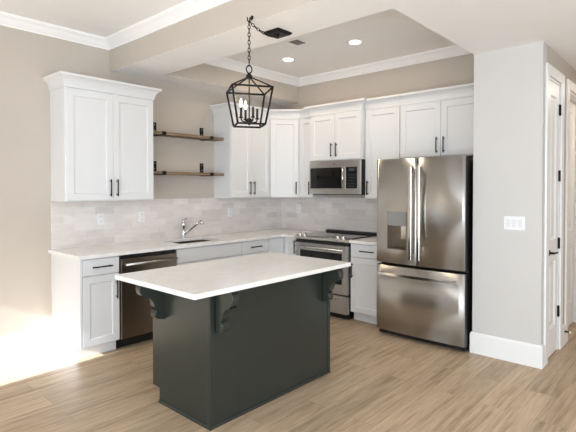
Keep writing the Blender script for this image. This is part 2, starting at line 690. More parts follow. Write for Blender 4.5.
def slab_front(name, parent, x0, x1, z0, z1, yb):
    bm = BM()
    yf = yb - .02
    rect_rings(bm, x0, x1, z0, z1, [(0.0, yf + .003), (0.003, yf)], yb)
    return obj(name, bm, M['cab'], parent)


CROWN = [(0, -0.115), (0.010, -0.115), (0.010, -0.098), (0.013, -0.085), (0.018, -0.068), (0.027, -0.050), (0.040, -0.034), (0.055, -0.024), (0.062, -0.020), (0.064, -0.012), (0.064, 0.0), (0, 0.0)]


def wall_cabinet(label, loc, rot, w, d, z0, z1, doors, crown_path=None, group='white wall cabinets'):
    """doors: (x0, x1, x of pull or None); loc = left back corner in plan"""
    t = thing('wall_cabinet', label, 'wall cabinet', (loc[0], loc[1], z0), rot, group)
    h = z1 - z0
    bm = BM(); box(bm, 0, w, -d, 0, 0, h, .0015, seg=1)
    obj('carcass', bm, M['cab'], t)
    for x0, x1, px in doors:
        dd = shaker('door', t, x0, x1, .010, h - .125, -d - .0005)
        if px is not None:
            bar_pull('door_pull', dd, (px, -d - .0205, 0.125), 0.165)
    bm = BM()
    sweep(bm, crown_path or [(0, -d - .0003), (w, -d - .0003)], [(o, z + ZK - z0) for o, z in CROWN])
    obj('crown', bm, M['cab'], t)
    return t


ZK = 2.512     # top of the crowns
UD = 0.305
# cabinet left of the shelves
XL, XA, XBL = -3.1894, -2.2973, -1.2402
t = wall_cabinet('white two-door wall cabinet at far left, left of the open shelves', (XL, -0.001), 0, XA - XL, UD + .018, ZU, ZK - .001,
                 [(.010, .4445, .412), (.4475, XA - XL - .010, .480)],
                 [(-.0003, 0), (-.0003, -UD - .0183), (XA - XL + .0003, -UD - .0183), (XA - XL + .0003, 0)])
# right of the shelves
XDG = -.562
wb = XDG - .003 - XBL
wall_cabinet('white two-door wall cabinet between the open shelves and the corner cabinet', (XBL, -0.001), 0, wb, UD, ZU, ZK - .001,
             [(.010, wb / 2 - .0015, wb / 2 - .035), (wb / 2 + .0015, wb - .008, wb / 2 + .035)],
             [(-.0003, 0), (-.0003, -UD - .0003), (wb, -UD - .0003)])
# diagonal corner cabinet
t = thing('wall_cabinet', 'white diagonal corner wall cabinet with a single narrow door', 'wall cabinet', (0, 0, ZU), 0, 'white wall cabinets')
h = ZK - .001 - ZU
bm = BM()
prism(bm, [(-.001, -.001), (-.001, -.618), (-UD, -.618), (XDG, -UD), (XDG, -.001)], 'Z', 0, h)
obj('carcass', bm, M['cab'], t)
dl = math.hypot(-XDG - UD, .618 - UD)
# diagonal door, built flat then turned
bm = BM()
rect_rings(bm, .018, dl - .018, .010, h - .125, [(0, -.018), (.002, -.02), (.060, -.02), (.066, -.010)], 0)
dd = obj('door', bm, M['cab'], t)
dd.location = (XDG - .0005, -UD - .0006, 0)
dd.rotation_euler = (0, 0, -math.atan2(.618 - UD, -XDG - UD))
bar_pull('door_pull', dd, (dl - .050, -.02, .125), 0.165)
bm = BM(); sweep(bm, [(XDG - .0004, -UD - .0003), (-UD - .0003, -.6184)], [(o, z + ZK - ZU) for o, z in CROWN])
obj('crown', bm, M['cab'], t)

R90 = -PI / 2
# along the range wall; local x runs towards the refrigerator
wall_cabinet('narrow white single-door wall cabinet left of the microwave', (-0.001, -.620), R90, .234, UD, ZU, ZK - .001,
             [(.006, .230, .186)])
wall_cabinet('white two-door wall cabinet directly above the microwave', (-0.001, -.856), R90, .7645, .372, 1.826, ZK - .001,
             [(.008, .3805, .345), (.3835, .757, .419)],
             [(-.0003, -UD - .064), (-.0003, -.3723), (.7648, -.3723), (.7648, -UD - .064)])
wall_cabinet('white single-door wall cabinet between the microwave and the refrigerator', (-0.001, -1.622), R90, .453, UD, ZU, ZK - .001,
             [(.022, .449, .050)])
wall_cabinet('white two-door wall cabinet directly above the refrigerator', (-0.001, -2.0765), R90, .931, UD, 1.812, ZK - .001,
             [(.006, .464, .428), (.467, .924, .503)])


def base_cabinet(label, loc, rot, w, fronts, d=.595, left_panel=False, right_open=False, hollow=False, group='white base cabinets'):
    t = thing('base_cabinet', label, 'base cabinet', (loc[0], loc[1], 0), rot, group)
    bm = BM()
    h = ZT - .031
    if hollow:
        box(bm, 0, .018, -d, 0, .1, h); box(bm, w - .018, w, -d, 0, .1, h)
        box(bm, .018, w - .018, -d, -d + .018, .1, h); box(bm, .018, w - .018, -d + .018, 0, .1, .118)
        box(bm, .018, w - .018, -.018, 0, .118, h)
    else:
        box(bm, 0, w, -d, 0, .1, h)
    if left_panel:
        prism(bm, [(0, 0), (0, h), (-d - .02, h), (-d - .02, .1), (-d + .06, .1), (-d + .06, 0)], 'X', -.018, -.0005)
    obj('carcass', bm, M['cab'], t)
    bm = BM(); box(bm, 0, w, -d + .06, -d + .075, 0, .0995)
    obj('toe_kick', bm, M['cab'], t)
    for kind, x0, x1, z0, z1, pull in fronts:
        if kind == 'drawer':
            f = slab_front('drawer_front', t, x0, x1, z0, z1, -d - .0005)
            if pull:
                bar_pull('drawer_pull', f, ((x0 + x1) / 2, -d - .0205, (z0 + z1) / 2), .18, False)
        elif kind == 'panel':
            slab_front('false_front', t, x0, x1, z0, z1, -d - .0005)
        else:
            f = shaker('door', t, x0, x1, z0, z1, -d - .0005)
            if pull:
                bar_pull('door_pull', f, pull, .165)
    return t


ZD0, ZD1 = .727, .868      # drawer band
wl = -2.8275 - XL
base_cabinet('white base cabinet with one drawer and door left of the dishwasher', (XL + .018, -.001), 0, wl - .0195,
             [('drawer', .004, wl - .024, ZD0, ZD1, True), ('door', .004, wl - .024, .108, .718, (wl - .055, -.6155, .575))], left_panel=True)
ws = -1.3309 + 2.2222
base_cabinet('white sink base cabinet with a plain front under the sink', (-2.2215, -.001), 0, ws,
             [('panel', .005, ws - .003, ZD0, ZD1, None), ('door', .005, ws / 2 - .002, .108, .718, (ws / 2 - .04, -.6155, .6)),
              ('door', ws / 2 + .002, ws - .003, .108, .718, (ws / 2 + .04, -.6155, .6))], hollow=True)
wd = -.894 + 1.3300
base_cabinet('white base cabinet with a drawer between the sink base and the corner', (-1.3300, -.001), 0, wd,
             [('drawer', .003, wd - .003, ZD0, ZD1, True), ('door', .003, wd - .003, .108, .718, (wd - .04, -.6155, .6))])
# blind corner unit, L-shaped, with the narrow door beside the range
t = thing('base_cabinet', 'white corner base cabinet whose narrow door touches the left side of the range', 'base cabinet', (0, 0, 0), 0, 'white base cabinets')
bm = BM()
h = ZT - .031
prism(bm, [(-.001, -.001), (-.001, -.8545), (-.596, -.8545), (-.596, -.596), (-.8935, -.596), (-.8935, -.001)], 'Z', .1, h)
obj('carcass', bm, M['cab'], t)
bm = BM()
prism(bm, [(-.52, -.8545), (-.52, -.536), (-.8935, -.536), (-.8935, -.521), (-.505, -.521), (-.505, -.8545)], 'Z', 0, .0995)
obj('toe_kick', bm, M['cab'], t)
bm = BM(); box(bm, -.8905, -.618, -.616, -.5965, .108, ZD1, .002)
obj('filler', bm, M['cab'], t)
bm = BM()
rect_rings(bm, 0, .225, .108, ZD1, [(0, -.018), (.002, -.02), (.05, -.02), (.056, -.010)], 0)
dd = obj('door', bm, M['cab'], t)
dd.location = (-.5965, -.622, 0)
dd.rotation_euler = (0, 0, R90)
bar_pull('door_pull', dd, (.190, -.02, .765), .165)
# right of the range
wr = 2.075 - 1.6215
base_cabinet('white base cabinet with one drawer between the range and the refrigerator', (-.001, -1.6225), R90, wr - .002,
             [('drawer', .008, wr - .006, ZD0, ZD1, True), ('door', .008, wr - .006, .108, .718, (.038, -.6155, .575))])

# ------------------------------------------------------------------ worktops, backsplash
ZB = ZT - .030
bm = BM()
SX0, SX1, SY0, SY1 = -2.10, -1.53, -.53, -.14
yf = -.645
xf = -.645
x0 = XL - .025
# built as bands round the sink cut-out
def slab(bm, x0, x1, y0, y1):
    box(bm, x0, x1, y0, y1, ZB, ZT)
slab(bm, x0, SX0, yf, 0); slab(bm, SX1, -.8, yf, 0)
slab(bm, SX0, SX1, yf, SY0); slab(bm, SX0, SX1, SY1, 0)
slab(bm, -.8, 0, yf, 0); slab(bm, xf, 0, -.8545, yf)
bmesh.ops.remove_doubles(bm, verts=bm.verts[:], dist=1e-5)
tag(obj('countertop', bm, M['quartz']), 'L-shaped white quartz worktop along the sink wall and round the corner', 'countertop')
bm = BM(); box(bm, xf, 0, -2.0755, -1.6225, ZB, ZT, .002)
tag(obj('countertop', bm, M['quartz']), 'short white quartz worktop between the range and the refrigerator', 'countertop')

bm = BM(); box(bm, XL, -.010, -.0092, -.0004, ZT + .0003, ZU - .0005)
tag(obj('tile_backsplash', bm, M['tile']), 'pale stone-look subway tile backsplash behind the sink', 'backsplash')
bm = BM(); box(bm, -.0092, -.0004, -2.076, -.0004, ZT + .0003, ZU - .0005)
tag(obj('tile_backsplash', bm, M['tile2']), 'pale stone-look subway tile backsplash behind the range', 'backsplash')

# ------------------------------------------------------------------ sink and faucet
bm = BM()
def basin(bm, x0, x1, y0, y1, zt, zb, th):
    o = [(x0 - th, y0 - th), (x1 + th, y0 - th), (x1 + th, y1 + th), (x0 - th, y1 + th)]
    i = [(x0, y0), (x1, y0), (x1, y1), (x0, y1)]
    q = .025
    ib = [(x0 + q, y0 + q), (x1 - q, y0 + q), (x1 - q, y1 - q), (x0 + q, y1 - q)]
    def ring(pts, z):
        return [bm.verts.new((px, py, z)) for px, py in pts]
    R = [ring(o, zb - th), ring(o, zt), ring(i, zt), ring(i, zb + .03), ring(ib, zb)]
    bm.faces.new(R[0])
    for a, b in zip(R, R[1:]):
        for k in range(4):
            bm.faces.new((a[k], a[(k + 1) % 4], b[(k + 1) % 4], b[k]))
    bm.faces.new(R[-1])
basin(bm, SX0 + .001, SX1 - .001, SY0 + .001, SY1 - .001, ZB - .0005, ZB - .20, .004)
sk = thing('sink', 'stainless undermount sink set into the white worktop', 'sink', (0, 0, 0))
obj('basin', bm, M['steel_d'], sk)
bm = BM(); lathe(bm, ((SX0 + SX1) / 2, (SY0 + SY1) / 2, ZB - .1995), [(.045, 0), (.045, .004), (.030, .004), (.028, .001)], seg=20)
obj('drain', bm, M['chrome'], sk)

FX, FY = -1.755, -.085
fa = thing('faucet', 'chrome pull-out kitchen faucet behind the sink', 'faucet', (FX, FY, ZT))
bm = BM(); lathe(bm, (0, 0, 0), [(.030, 0), (.030, .006), (.024, .012), (.022, .06), (.022, .14), (.024, .145), (.024, .175), (.016, .187)], seg=20)
obj('body', bm, M['chrome'], fa)
bm = BM(); tube(bm, [(0, -.015, .05), (.005, -.10, .098), (.015, -.21, .165), (.02, -.262, .197)], .012, 12, rs=[.013, .012, .012, .012])
tube(bm, [(.02, -.262, .197), (.022, -.29, .207), (.022, -.315, .200), (.022, -.325, .178)], .015, 12, rs=[.014, .018, .018, .016])
obj('spout', bm, M['chrome'], fa)
bm = BM(); tube(bm, [(0, 0, .180), (.012, .01, .205), (.035, .018, .222), (.062, .018, .226)], .008, 10, rs=[.012, .009, .008, .007])
obj('lever', bm, M['chrome'], fa)

# ------------------------------------------------------------------ dishwasher
dw = thing('dishwasher', 'dark stainless dishwasher under the worktop left of the sink', 'dishwasher', (-2.8265, -.001, 0))
w = .6035
bm = BM(); box(bm, .002, w - .002, -.585, -.02, .1, ZT - .033)
box(bm, .004, w - .004, -.53, -.03, 0.0, .0995)
obj('tub', bm, M['plastic_black'], dw)
bm = BM(); box(bm, .003, w - .003, -.632, -.5855, .105, .838, .006)
dwd = obj('door', bm, M['steel_d'], dw)
bm = BM(); box(bm, .003, w - .003, -.620, -.5855, .841, .868, .003)
obj('control_strip', bm, M['plastic_black'], dw)
bm = BM()
tube(bm, [(.025, -.675, .79), (w - .025, -.675, .79)], .012, 12)
for xx in (.045, w - .045):
    tube(bm, [(xx, -.632, .79), (xx, -.675, .79)], .009, 10)
obj('handle', bm, M['steel'], dwd)

# ------------------------------------------------------------------ range
rg = thing('range', 'stainless slide-in electric range with a black glass cooktop', 'range', (-.010, -.8565, 0), R90)
w = .7635
bm = BM(); box(bm, .003, w - .003, -.60, -.004, .10, .905)
box(bm, .03, w - .03, -.58, -.02, 0, .0995)
obj('body', bm, M['plastic_black'], rg)
bm = BM(); box(bm, .001, w - .001, -.565, -.004, .9055, .922, .003)
obj('cooktop', bm, M['glass_black'], rg)
bm = BM(); prism(bm, [(-.004, .9225), (-.004, .948), (-.025, .948), (-.05, .934), (-.055, .9225)], 'X', .002, w - .002)
obj('rear_trim', bm, M['plastic_black'], rg)
bm = BM()
prism(bm, [(-.5655, .922), (-.575, .930), (-.600, .928), (-.672, .907), (-.692, .893), (-.688, .882), (-.601, .868), (-.601, .9055), (-.5655, .9055)], 'X', .0005, w - .0005, bev=.0)
cp = obj('control_panel', bm, M['steel'], rg)
for xx in (.062, .135, .628, .701):
    bm = BM()
    c = Vector((xx, -.638, .917)); n = Vector((0, -.28, .96)).normalized()
    tube(bm, [c - n * .004, c + n * .006, c + n * .010, c + n * .034, c + n * .037], .02, 16, rs=[.027, .027, .021, .021, .017])
    obj('knob', bm, M['handle'], cp)
bm = BM(); box(bm, .28, .49, -.6405, -.6300, .9150, .9195, .001)
obj('display', bm, M['glass_black'], cp)
bm = BM(); box(bm, .004, w - .004, -.655, -.6015, .285, .836, .005)
dr = obj('oven_door', bm, M['steel'], rg)
bm = BM(); box(bm, .004, w - .004, -.662, -.6015, .839, .8665, .002)
obj('vent_strip', bm, M['plastic_black'], rg)
bm = BM(); box(bm, .075, w - .075, -.6585, -.6545, .40, .750, .0015)
obj('oven_window', bm, M['glass_black'], dr)
bm = BM()
tube(bm, [(.03, -.70, .792), (w - .03, -.70, .792)], .014, 12)
for xx in (.07, w - .07):
    tube(bm, [(xx, -.654, .792), (xx, -.70, .792)], .010, 10)
obj('handle', bm, M['handle'], dr)
bm = BM(); box(bm, .004, w - .004, -.655, -.6015, .068, .270, .005)
sd = obj('storage_drawer', bm, M['steel'], rg)
bm = BM(); box(bm, .10, w - .10, -.668, -.6545, .222, .250, .004)
obj('drawer_handle', bm, M['handle'], sd)

# ------------------------------------------------------------------ microwave
mw = thing('microwave', 'stainless over-the-range microwave under the cabinet above the range', 'microwave', (-.001, -.8575, 1.408), R90)
w, H = .762, .4165
bm = BM(); box(bm, .004, w - .002, -.375, 0, .012, H)
box(bm, .03, w - .03, -.36, -.02, 0, .0115)
obj('body', bm, M['plastic_black'], mw)
bm = BM(); box(bm, .001, w, -.405, -.3755, .338, H - .001, .004)
tp = obj('top_strip', bm, M['steel'], mw)
bm = BM(); lathe(bm, (.385, -.405, .375), [(.014, .0), (.014, -.002), (.011, -.003)], axis='Y', seg=20)
obj('emblem', bm, M['plastic_grey'], tp)
bm = BM(); box(bm, .001, w, -.405, -.3755, .010, .070, .004)
obj('bottom_strip', bm, M['steel'], mw)
bm = BM(); box(bm, .001, .555, -.407, -.3755, .0705, .3375, .003)
md = obj('door', bm, M['steel'], mw)
bm = BM(); box(bm, .022, .508, -.4095, -.4065, .078, .330, .001)
obj('window', bm, M['glass_black'], md)
bm = BM()
tube(bm, [(.535, -.437, .085), (.535, -.437, .325)], .012, 12)
for zz in (.10, .31):
    tube(bm, [(.535, -.406, zz), (.535, -.437, zz)], .009, 8)
obj('handle', bm, M['handle'], md)
bm = BM(); box(bm, .556, w, -.405, -.3755, .0705, .3375, .003, mi=0)
cpn = obj('control_panel', bm, M['steel'], mw)
bm = BM(); box(bm, .562, w - .045, -.408, -.4045, .078, .330, .001)
kp = obj('keypad', bm, M['glass_black'], cpn)
bm = BM(); box(bm, .60, w - .075, -.4095, -.4075, .285, .312, .0005)
obj('display', bm, M['display'], kp)
for r in range(5):
    for c in range(3):
        bm = BM()
        box(bm, .598 + c * .033, .598 + c * .033 + .018, -.4090, -.4078, .098 + r * .034, .098 + r * .034 + .012)
        obj('key', bm, M['display'], kp)

# ------------------------------------------------------------------ refrigerator
FYL, FYR = -2.078, -2.990
fw = FYL - FYR
FXF = -.812     # door front at the edges
fr = thing('refrigerator', 'stainless french-door refrigerator beside the white pantry wall', 'refrigerator', (0, FYL, 0), R90)
bm = BM(); box(bm, .006, fw - .006, -.715, -.02, .03, 1.755, .004)
box(bm, .03, fw - .03, -.70, -.05, 0, .0295)
obj('cabinet_body', bm, M['plastic_black'], fr)


def bulge(x):
    u = (x - fw / 2) / (fw / 2)
    return .018 * (1 - u * u)


def fridge_door(name, x0, x1, z0, z1, parent, hole=None):
    """curved front; hole=(hx0,hx1,hz0,hz1,depth) cuts the dispenser recess"""
    bm = BM()
    yb = -.7155
    nx = 16
    xs = [x0 + (x1 - x0) * i / nx for i in range(nx + 1)]
    zs = [z0, z1]
    if hole:
        xs = sorted(set(xs + [hole[0], hole[1]]))
        zs = [z0, hole[2], hole[3], z1]
    def yfr(x):
        y = FXF - bulge(x)
        e = min(x - x0, x1 - x)
        if e < .008:
            y += .008 * (1 - e / .008)
        return y
    xs = sorted(set(xs + [x0 + .004, x0 + .008, x1 - .004, x1 - .008]))
    g = {(i, k): bm.verts.new((x, yfr(x), z)) for i, x in enumerate(xs) for k, z in enumerate(zs)}
    bk = {(i, k): bm.verts.new((x, yb, z)) for i, x in enumerate(xs) for k, z in enumerate(zs)}
    def inh(i, k):
        if not hole: return False
        return xs[i] >= hole[0] - 1e-6 and xs[i + 1] <= hole[1] + 1e-6 and k == 1
    nxs, nz = len(xs), len(zs)
    for i in range(nxs - 1):
        for k in range(nz - 1):
            if not inh(i, k):
                f = bm.faces.new((g[i, k], g[i + 1, k], g[i + 1, k + 1], g[i, k + 1])); f.smooth = True
            f = bm.faces.new((bk[i, k], bk[i, k + 1], bk[i + 1, k + 1], bk[i + 1, k])); f.material_index = 1
        for k in (0, nz - 1):
            f = bm.faces.new((g[i, k], bk[i, k], bk[i + 1, k], g[i + 1, k])); f.material_index = 1
    for k in range(nz - 1):
        for i in (0, nxs - 1):
            f = bm.faces.new((g[i, k], g[i, k + 1], bk[i, k + 1], bk[i, k])); f.material_index = 1
    o = obj(name, bm, [M['steel'], M['plastic_black']], parent)
    return o


SPL = fw / 2
ZF0, ZF1, ZF2 = .744, .722, 1.778
hole = (.135, .350, .885, 1.255)
ld = fridge_door('left_door', .002, SPL - .002, ZF0, ZF2, fr, hole)
rd = fridge_door('right_door', SPL + .002, fw - .002, ZF0, ZF2, fr)
fz = fridge_door('freezer_drawer', .002, fw - .002, .062, ZF1 - .006, fr)
bm = BM(); box(bm, .01, fw - .01, -.765, -.7155, .012, .0600, .004)
obj('kick_grille', bm, M['plastic_black'], fr)
# dispenser
ydf = FXF - .010
bm = BM()
hx0, hx1, hz0, hz1 = hole
box(bm, hx0, hx1, -.745, -.742, hz0, hz1)
box(bm, hx0, hx0 + .006, ydf - .004, -.745, hz0, hz1); box(bm, hx1 - .006, hx1, ydf - .012, -.745, hz0, hz1)
box(bm, hx0 + .006, hx1 - .006, ydf - .01, -.745, hz0, hz0 + .012)
di = obj('dispenser', bm, M['steel_d'], ld)
bm = BM(); box(bm, hx0 + .006, hx1 - .006, ydf - .008, -.745, 1.118, hz1, .002)
obj('dispenser_panel', bm, M['plastic_grey'], di)
bm = BM(); box(bm, hx0 + .12, hx1 - .02, -.772, -.7455, .98, 1.117, .004)
obj('dispenser_paddle', bm, M['handle'], di)


def fridge_handle(parent, p0, p1, name='handle'):
    """flat bar handle on two posts, p0/p1 in local x,z on the door front"""
    (xa, za), (xb, zb) = p0, p1
    bm = BM()
    vert = abs(zb - za) > abs(xb - xa)
    ya = FXF - .018
    y = ya - .055
    if vert:
        box(bm, xa - .017, xa + .017, y - .012, y + .012, za, zb, .006)
        for zz in (za + .012, zb - .045):
            box(bm, xa - .012, xa + .012, y + .007, ya + .003, zz, zz + .033, .003)
    else:
        n = 12
        for i in range(n):
            q0 = xa + (xb - xa) * i / n; q1 = xa + (xb - xa) * (i + 1) / n
            o0 = -bulge(q0); o1 = -bulge(q1)
            vs = []
            for q, oo in ((q0, o0), (q1, o1)):
                for dy, dz in ((-.009, -.012), (-.009, .012), (.009, .012), (.009, -.012)):
                    vs.append(bm.verts.new((q, FXF - .055 + oo + dy, za + dz)))
            for k in range(4):
                bm.faces.new((vs[k], vs[(k + 1) % 4], vs[4 + (k + 1) % 4], vs[4 + k]))
            if i == 0: bm.faces.new(vs[:4])
            if i == n - 1: bm.faces.new(vs[4:])
        bmesh.ops.remove_doubles(bm, verts=bm.verts[:], dist=1e-5)
        for q in (xa + .015, xb - .04):
            yy = FXF - bulge(q)
            box(bm, q, q + .025, yy - .055, yy + .004, za - .011, za + .011, .003)
    return obj(name, bm, M['handle'], parent)


fridge_handle(ld, (SPL - .042, .80), (SPL - .042, 1.70))
fridge_handle(rd, (SPL + .042, .80), (SPL + .042, 1.70))
fridge_handle(fz, (.055, .640), (fw - .055, .640))

# ------------------------------------------------------------------ kitchen island
IX0, IX1, IY0, IY1 = -3.415, -1.921, -2.528, -1.649
BX0, BX1, BY0, BY1 = -3.151, -1.938, -2.330, -1.690
isl = thing('kitchen_island', 'charcoal green kitchen island with a white quartz top in the middle of the floor', 'kitchen island', (BX0, BY0, 0))
W, D = BX1 - BX0, BY1 - BY0
hb = ZB - .0005
bm = BM()
prism(bm, [(0.012, 0.0), (0.012, hb), (D, hb), (D, .1), (D - .075, .1), (D - .075, 0)], 'X', .012, W - .012)
obj('body', bm, M['island'], isl)
bm = BM()
prism(bm, [(0.012, 0.0), (0.012, hb), (D + .004, hb), (D + .004, .1), (D - .078, .1), (D - .078, 0)], 'X', 0.0, .0115)
e1 = obj('end_panel', bm, M['island'], isl)
bm = BM()
prism(bm, [(0.012, 0.0), (0.012, hb), (D + .004, hb), (D + .004, .1), (D - .078, .1), (D - .078, 0)], 'X', W - .0115, W)
obj('end_panel', bm, M['island'], isl)
bm = BM(); box(bm, .0, W, 0.0, .0115, 0, hb, .001)
obj('back_panel', bm, M['island'], isl)
# corner strips and the shoe moulding
bm = BM(); box(bm, -.006, .022, -.006, .0, .02, hb, .0015); box(bm, -.006, -.0003, .0003, .022, .02, hb, .0015)
obj('corner_strip', bm, M['island'], isl)
bm = BM(); box(bm, W - .030, W + .003, -.006, -.0003, .02, hb, .0015)
obj('corner_strip', bm, M['island'], isl)
bm = BM(); sweep(bm, [(-.0003, D - .08), (-.0003, -.0003), (W + .001, -.0003)], [(0, 0), (.011, 0), (.011, .010), (.006, .018), (0, .020)])
obj('shoe_moulding', bm, M['island_dark'], isl)
# cabinet doors on the working side (facing the sink)
for k in range(3):
    xw = (W - .02) / 3
    bm = BM()
    rect_rings(bm, 0, xw - .006, .108, hb - .02, [(0, -.018), (.002, -.02), (.06, -.02), (.066, -.010)], 0)
    dd = obj('cabinet_door', bm, M['island'], isl)
    dd.location = (W - .012 - k * xw, D + .0005, 0)
    dd.rotation_euler = (0, 0, PI)
    bar_pull('door_pull', dd, (xw / 2, -.02, hb - .12), .165, False)


def corbel_outline(L, Ht):
    """profile: x outwards from the wall (0..L), z from 0 down to -Ht"""
    pts = [(0, 0), (L, 0), (L, -.012 * Ht / .3)]
    # upper bulge
    for i in range(0, 13):
        a = math.radians(75 - i * 14)
        pts.append((L * .74 + L * .24 * math.cos(a), -Ht * .20 + Ht * .175 * math.sin(a)))
    # hollow towards the lower scroll
    for i in range(0, 8):
        a = math.radians(75 + i * 15)
        pts.append((L * .74 + L * .34 * math.cos(a) - L * .0, -Ht * .64 + Ht * .24 * math.sin(a)))
    for i in range(0, 10):
        a = math.radians(70 - i * 20)
        pts.append((L * .20 + L * .19 * math.cos(a), -Ht * .845 + Ht * .125 * math.sin(a)))
    pts.append((0, -Ht))
    return pts


def corbel(loc, rot, L, Ht=.29, th=.056):
    """child of the island; local: projects towards -y, centred on x"""
    bm = BM()
    o2 = corbel_outline(L, Ht)
    prism(bm, [(-x, z) for x, z in o2], 'X', -th / 2, th / 2, bev=.004)
    o = obj('corbel', bm, M['island'], isl)
    o.location = loc
    o.rotation_euler = (0, 0, rot)
    return o


corbel((.062, -.0063, hb), 0, .168)
corbel((W - .072, -.0063, hb), 0, .168)
corbel((-.0003, D - .115, hb), R90, .19)
bm = BM(); box(bm, IX0 - BX0, IX1 - BX0, IY0 - BY0, IY1 - BY0, ZB, ZT, .003)
ct = obj('countertop', bm, M['quartz'], isl)
ct['label'] = 'white quartz top'

# ------------------------------------------------------------------ shelves on black brackets
for zt, lab in ((2.103, 'upper'), (1.671, 'lower')):
    x0, x1 = XA + .002, XBL - .002
    sh = thing('floating_shelf', lab + ' weathered wood shelf on black brackets between the two wall cabinets', 'shelf', (0, 0, 0), 0, 'open wood shelves')
    bm = BM(); box(bm, x0, x1, -.198, -.0055, zt - .030, zt, .002)
    obj('board', bm, M['shelf'], sh)
    for bx in (-2.085, -1.432):
        bm = BM()
        box(bm, bx - .027, bx + .027, -.0052, -.0005, zt - .036, zt + .120, .001)
        box(bm, bx - .025, bx + .025, -.205, -.0053, zt - .0365, zt - .0303, .001)
        box(bm, bx - .025, bx + .025, -.2045, -.1985, zt - .0303, zt + .004, .001)
        br = obj('bracket', bm, M['black'], sh)
        for q in (.035, .095):
            bm = BM()
            lathe(bm, (bx, -.005, zt + q), [(.007, 0), (.007, -.002), (.003, -.003)], axis='Y', seg=10)
            obj('screw', bm, M['vent'], br)

# ------------------------------------------------------------------ outlets, switch
def outlet(label, loc, rot):
    t = thing('wall_outlet', label, 'outlet', loc, rot, 'white wall outlets')
    bm = BM(); box(bm, -.036, .036, -.006, 0, -.058, .058, .002)
    obj('plate', bm, M['white_plastic'], t)
    for s in (-1, 1):
        bm = BM(); box(bm, -.017, .017, -.0085, -.0062, s * .027 - .016, s * .027 + .016, .001)
        so = obj('socket', bm, M['white_plastic'], t)
        bm = BM()
        box(bm, -.009, -.006, -.0092, -.0084, s * .027 - .004, s * .027 + .006); box(bm, .006, .009, -.0092, -.0084, s * .027 - .004, s * .027 + .006)
        obj('slot', bm, M['vent_dark'], so)


outlet('white outlet on the backsplash under the leftmost wall cabinet', (-2.712, -.0092, 1.175), 0)
outlet('white outlet on the backsplash just left of the faucet', (-2.251, -.0092, 1.175), 0)
outlet('white outlet on the backsplash under the wall cabinet right of the shelves', (-.985, -.0092, 1.18), 0)
outlet('white outlet on the backsplash left of the range near the corner', (-.0092, -.34, 1.20), R90)

sw = thing('light_switch', 'white three-gang light switch on the pantry wall end', 'light switch', (XP - .0003, -3.368, 1.19), R90)
bm = BM(); box(bm, -.084, .084, -.006, 0, -.058, .058, .002)
obj('plate', bm, M['white_plastic'], sw)
for k in (-1, 0, 1):
    bm = BM(); box(bm, k * .046 - .016, k * .046 + .016, -.009, -.0062, -.033, .033, .001)
    obj('rocker', bm, M['rocker'], sw)

# ------------------------------------------------------------------ tray-ceiling lights and vent
for lab, x, y in (('left', -.883, -.929), ('right', -.901, -1.875)):
    t = thing('recessed_light', 'round recessed ceiling light, the %s one, lit in the tray ceiling' % lab, 'ceiling light', (x, y, ZC), 0, 'recessed kitchen lights')
    bm = BM(); lathe(bm, (0, 0, 0), [(.088, -.0005), (.086, -.007), (.063, -.009), (.061, -.003)], seg=28)
    obj('trim_ring', bm, M['trim'], t)
    bm = BM(); lathe(bm, (0, 0, -.0092), [(.060, 0), (.058, -.002), (.02, -.003)], seg=28)
    obj('lens', bm, M['lens'], t)
    l = bpy.data.lights.new('recessed_lamp', 'AREA'); l.shape = 'DISK'; l.size = .12; l.spread = 3.0; l.energy = 3.6; l.color = (1, .78, .54)
    lo = bpy.data.objects.new('recessed_lamp', l); COL.objects.link(lo); lo.location = (x, y, ZC - .02)

vt = thing('ceiling_vent', 'small grey slotted air vent in the tray ceiling', 'vent', (-1.30, -1.365, ZC), 0)
bm = BM(); box(bm, -.085, .085, -.135, .135, -.008, -.0003, .002)
obj('frame', bm, M['ceil'], vt)
bm = BM()
box(bm, -.070, .070, -.125, -.010, -.0095, -.0082)
obj('grille', bm, M['vent_dark'], vt)
for k in range(6):
    yy = -.120 + k * .018
    bm = BM(); box(bm, -.068, .068, yy, yy + .006, -.0115, -.0097)
    obj('louvre', bm, M['vent'], vt)
    yy = .010 + k * .019
    bm = BM(); box(bm, -.068, .068, yy, yy + .010, -.0105, -.0082)
    obj('louvre', bm, M['ceil'], vt)

# ------------------------------------------------------------------ lantern pendant
LX, LY = -2.630, -2.126
ZLT, ZLB, ZHUB = 2.197, 1.936, 2.292
rotL = math.radians(-33)
ln = thing('lantern_pendant', 'black open-frame lantern pendant hanging by a swagged chain over the island', 'pendant light', (LX, LY, ZLB), 0)
a, b_ = .143, .0985
def cs(s, z):
    c = [(-s, -s), (s, -s), (s, s), (-s, s)]
    return [Vector((x * math.cos(rotL) - y * math.sin(rotL), x * math.sin(rotL) + y * math.cos(rotL), z)) for x, y in c]
T = cs(a, ZLT - ZLB)
Bt = cs(b_, 0.006)
hub = Vector((0, 0, ZHUB - ZLB))
bm = BM()
def bar(p, q, r=.0074):
    tube(bm, [p, q], r, 6)
for k in range(4):
    bar(T[k], T[(k + 1) % 4]); bar(Bt[k], Bt[(k + 1) % 4]); bar(T[k], Bt[k])
    bar(T[k], hub, .0055)
obj('cage', bm, M['black'], ln)
bm = BM()
lathe(bm, (0, 0, ZHUB - ZLB - .018), [(.012, 0), (.022, .006), (.024, .022), (.014, .034), (.008, .045)], seg=16)
tube(bm, [(0, 0, .02), (0, 0, ZHUB - ZLB - .015)], .0045, 8)
obj('stem', bm, M['black'], ln)
bm = BM(); torus(bm, (0, 0, ZHUB - ZLB + .052), .020, .0042, sz=1.4, rot=math.radians(-40))
obj('loop', bm, M['black'], ln)
bm = BM()
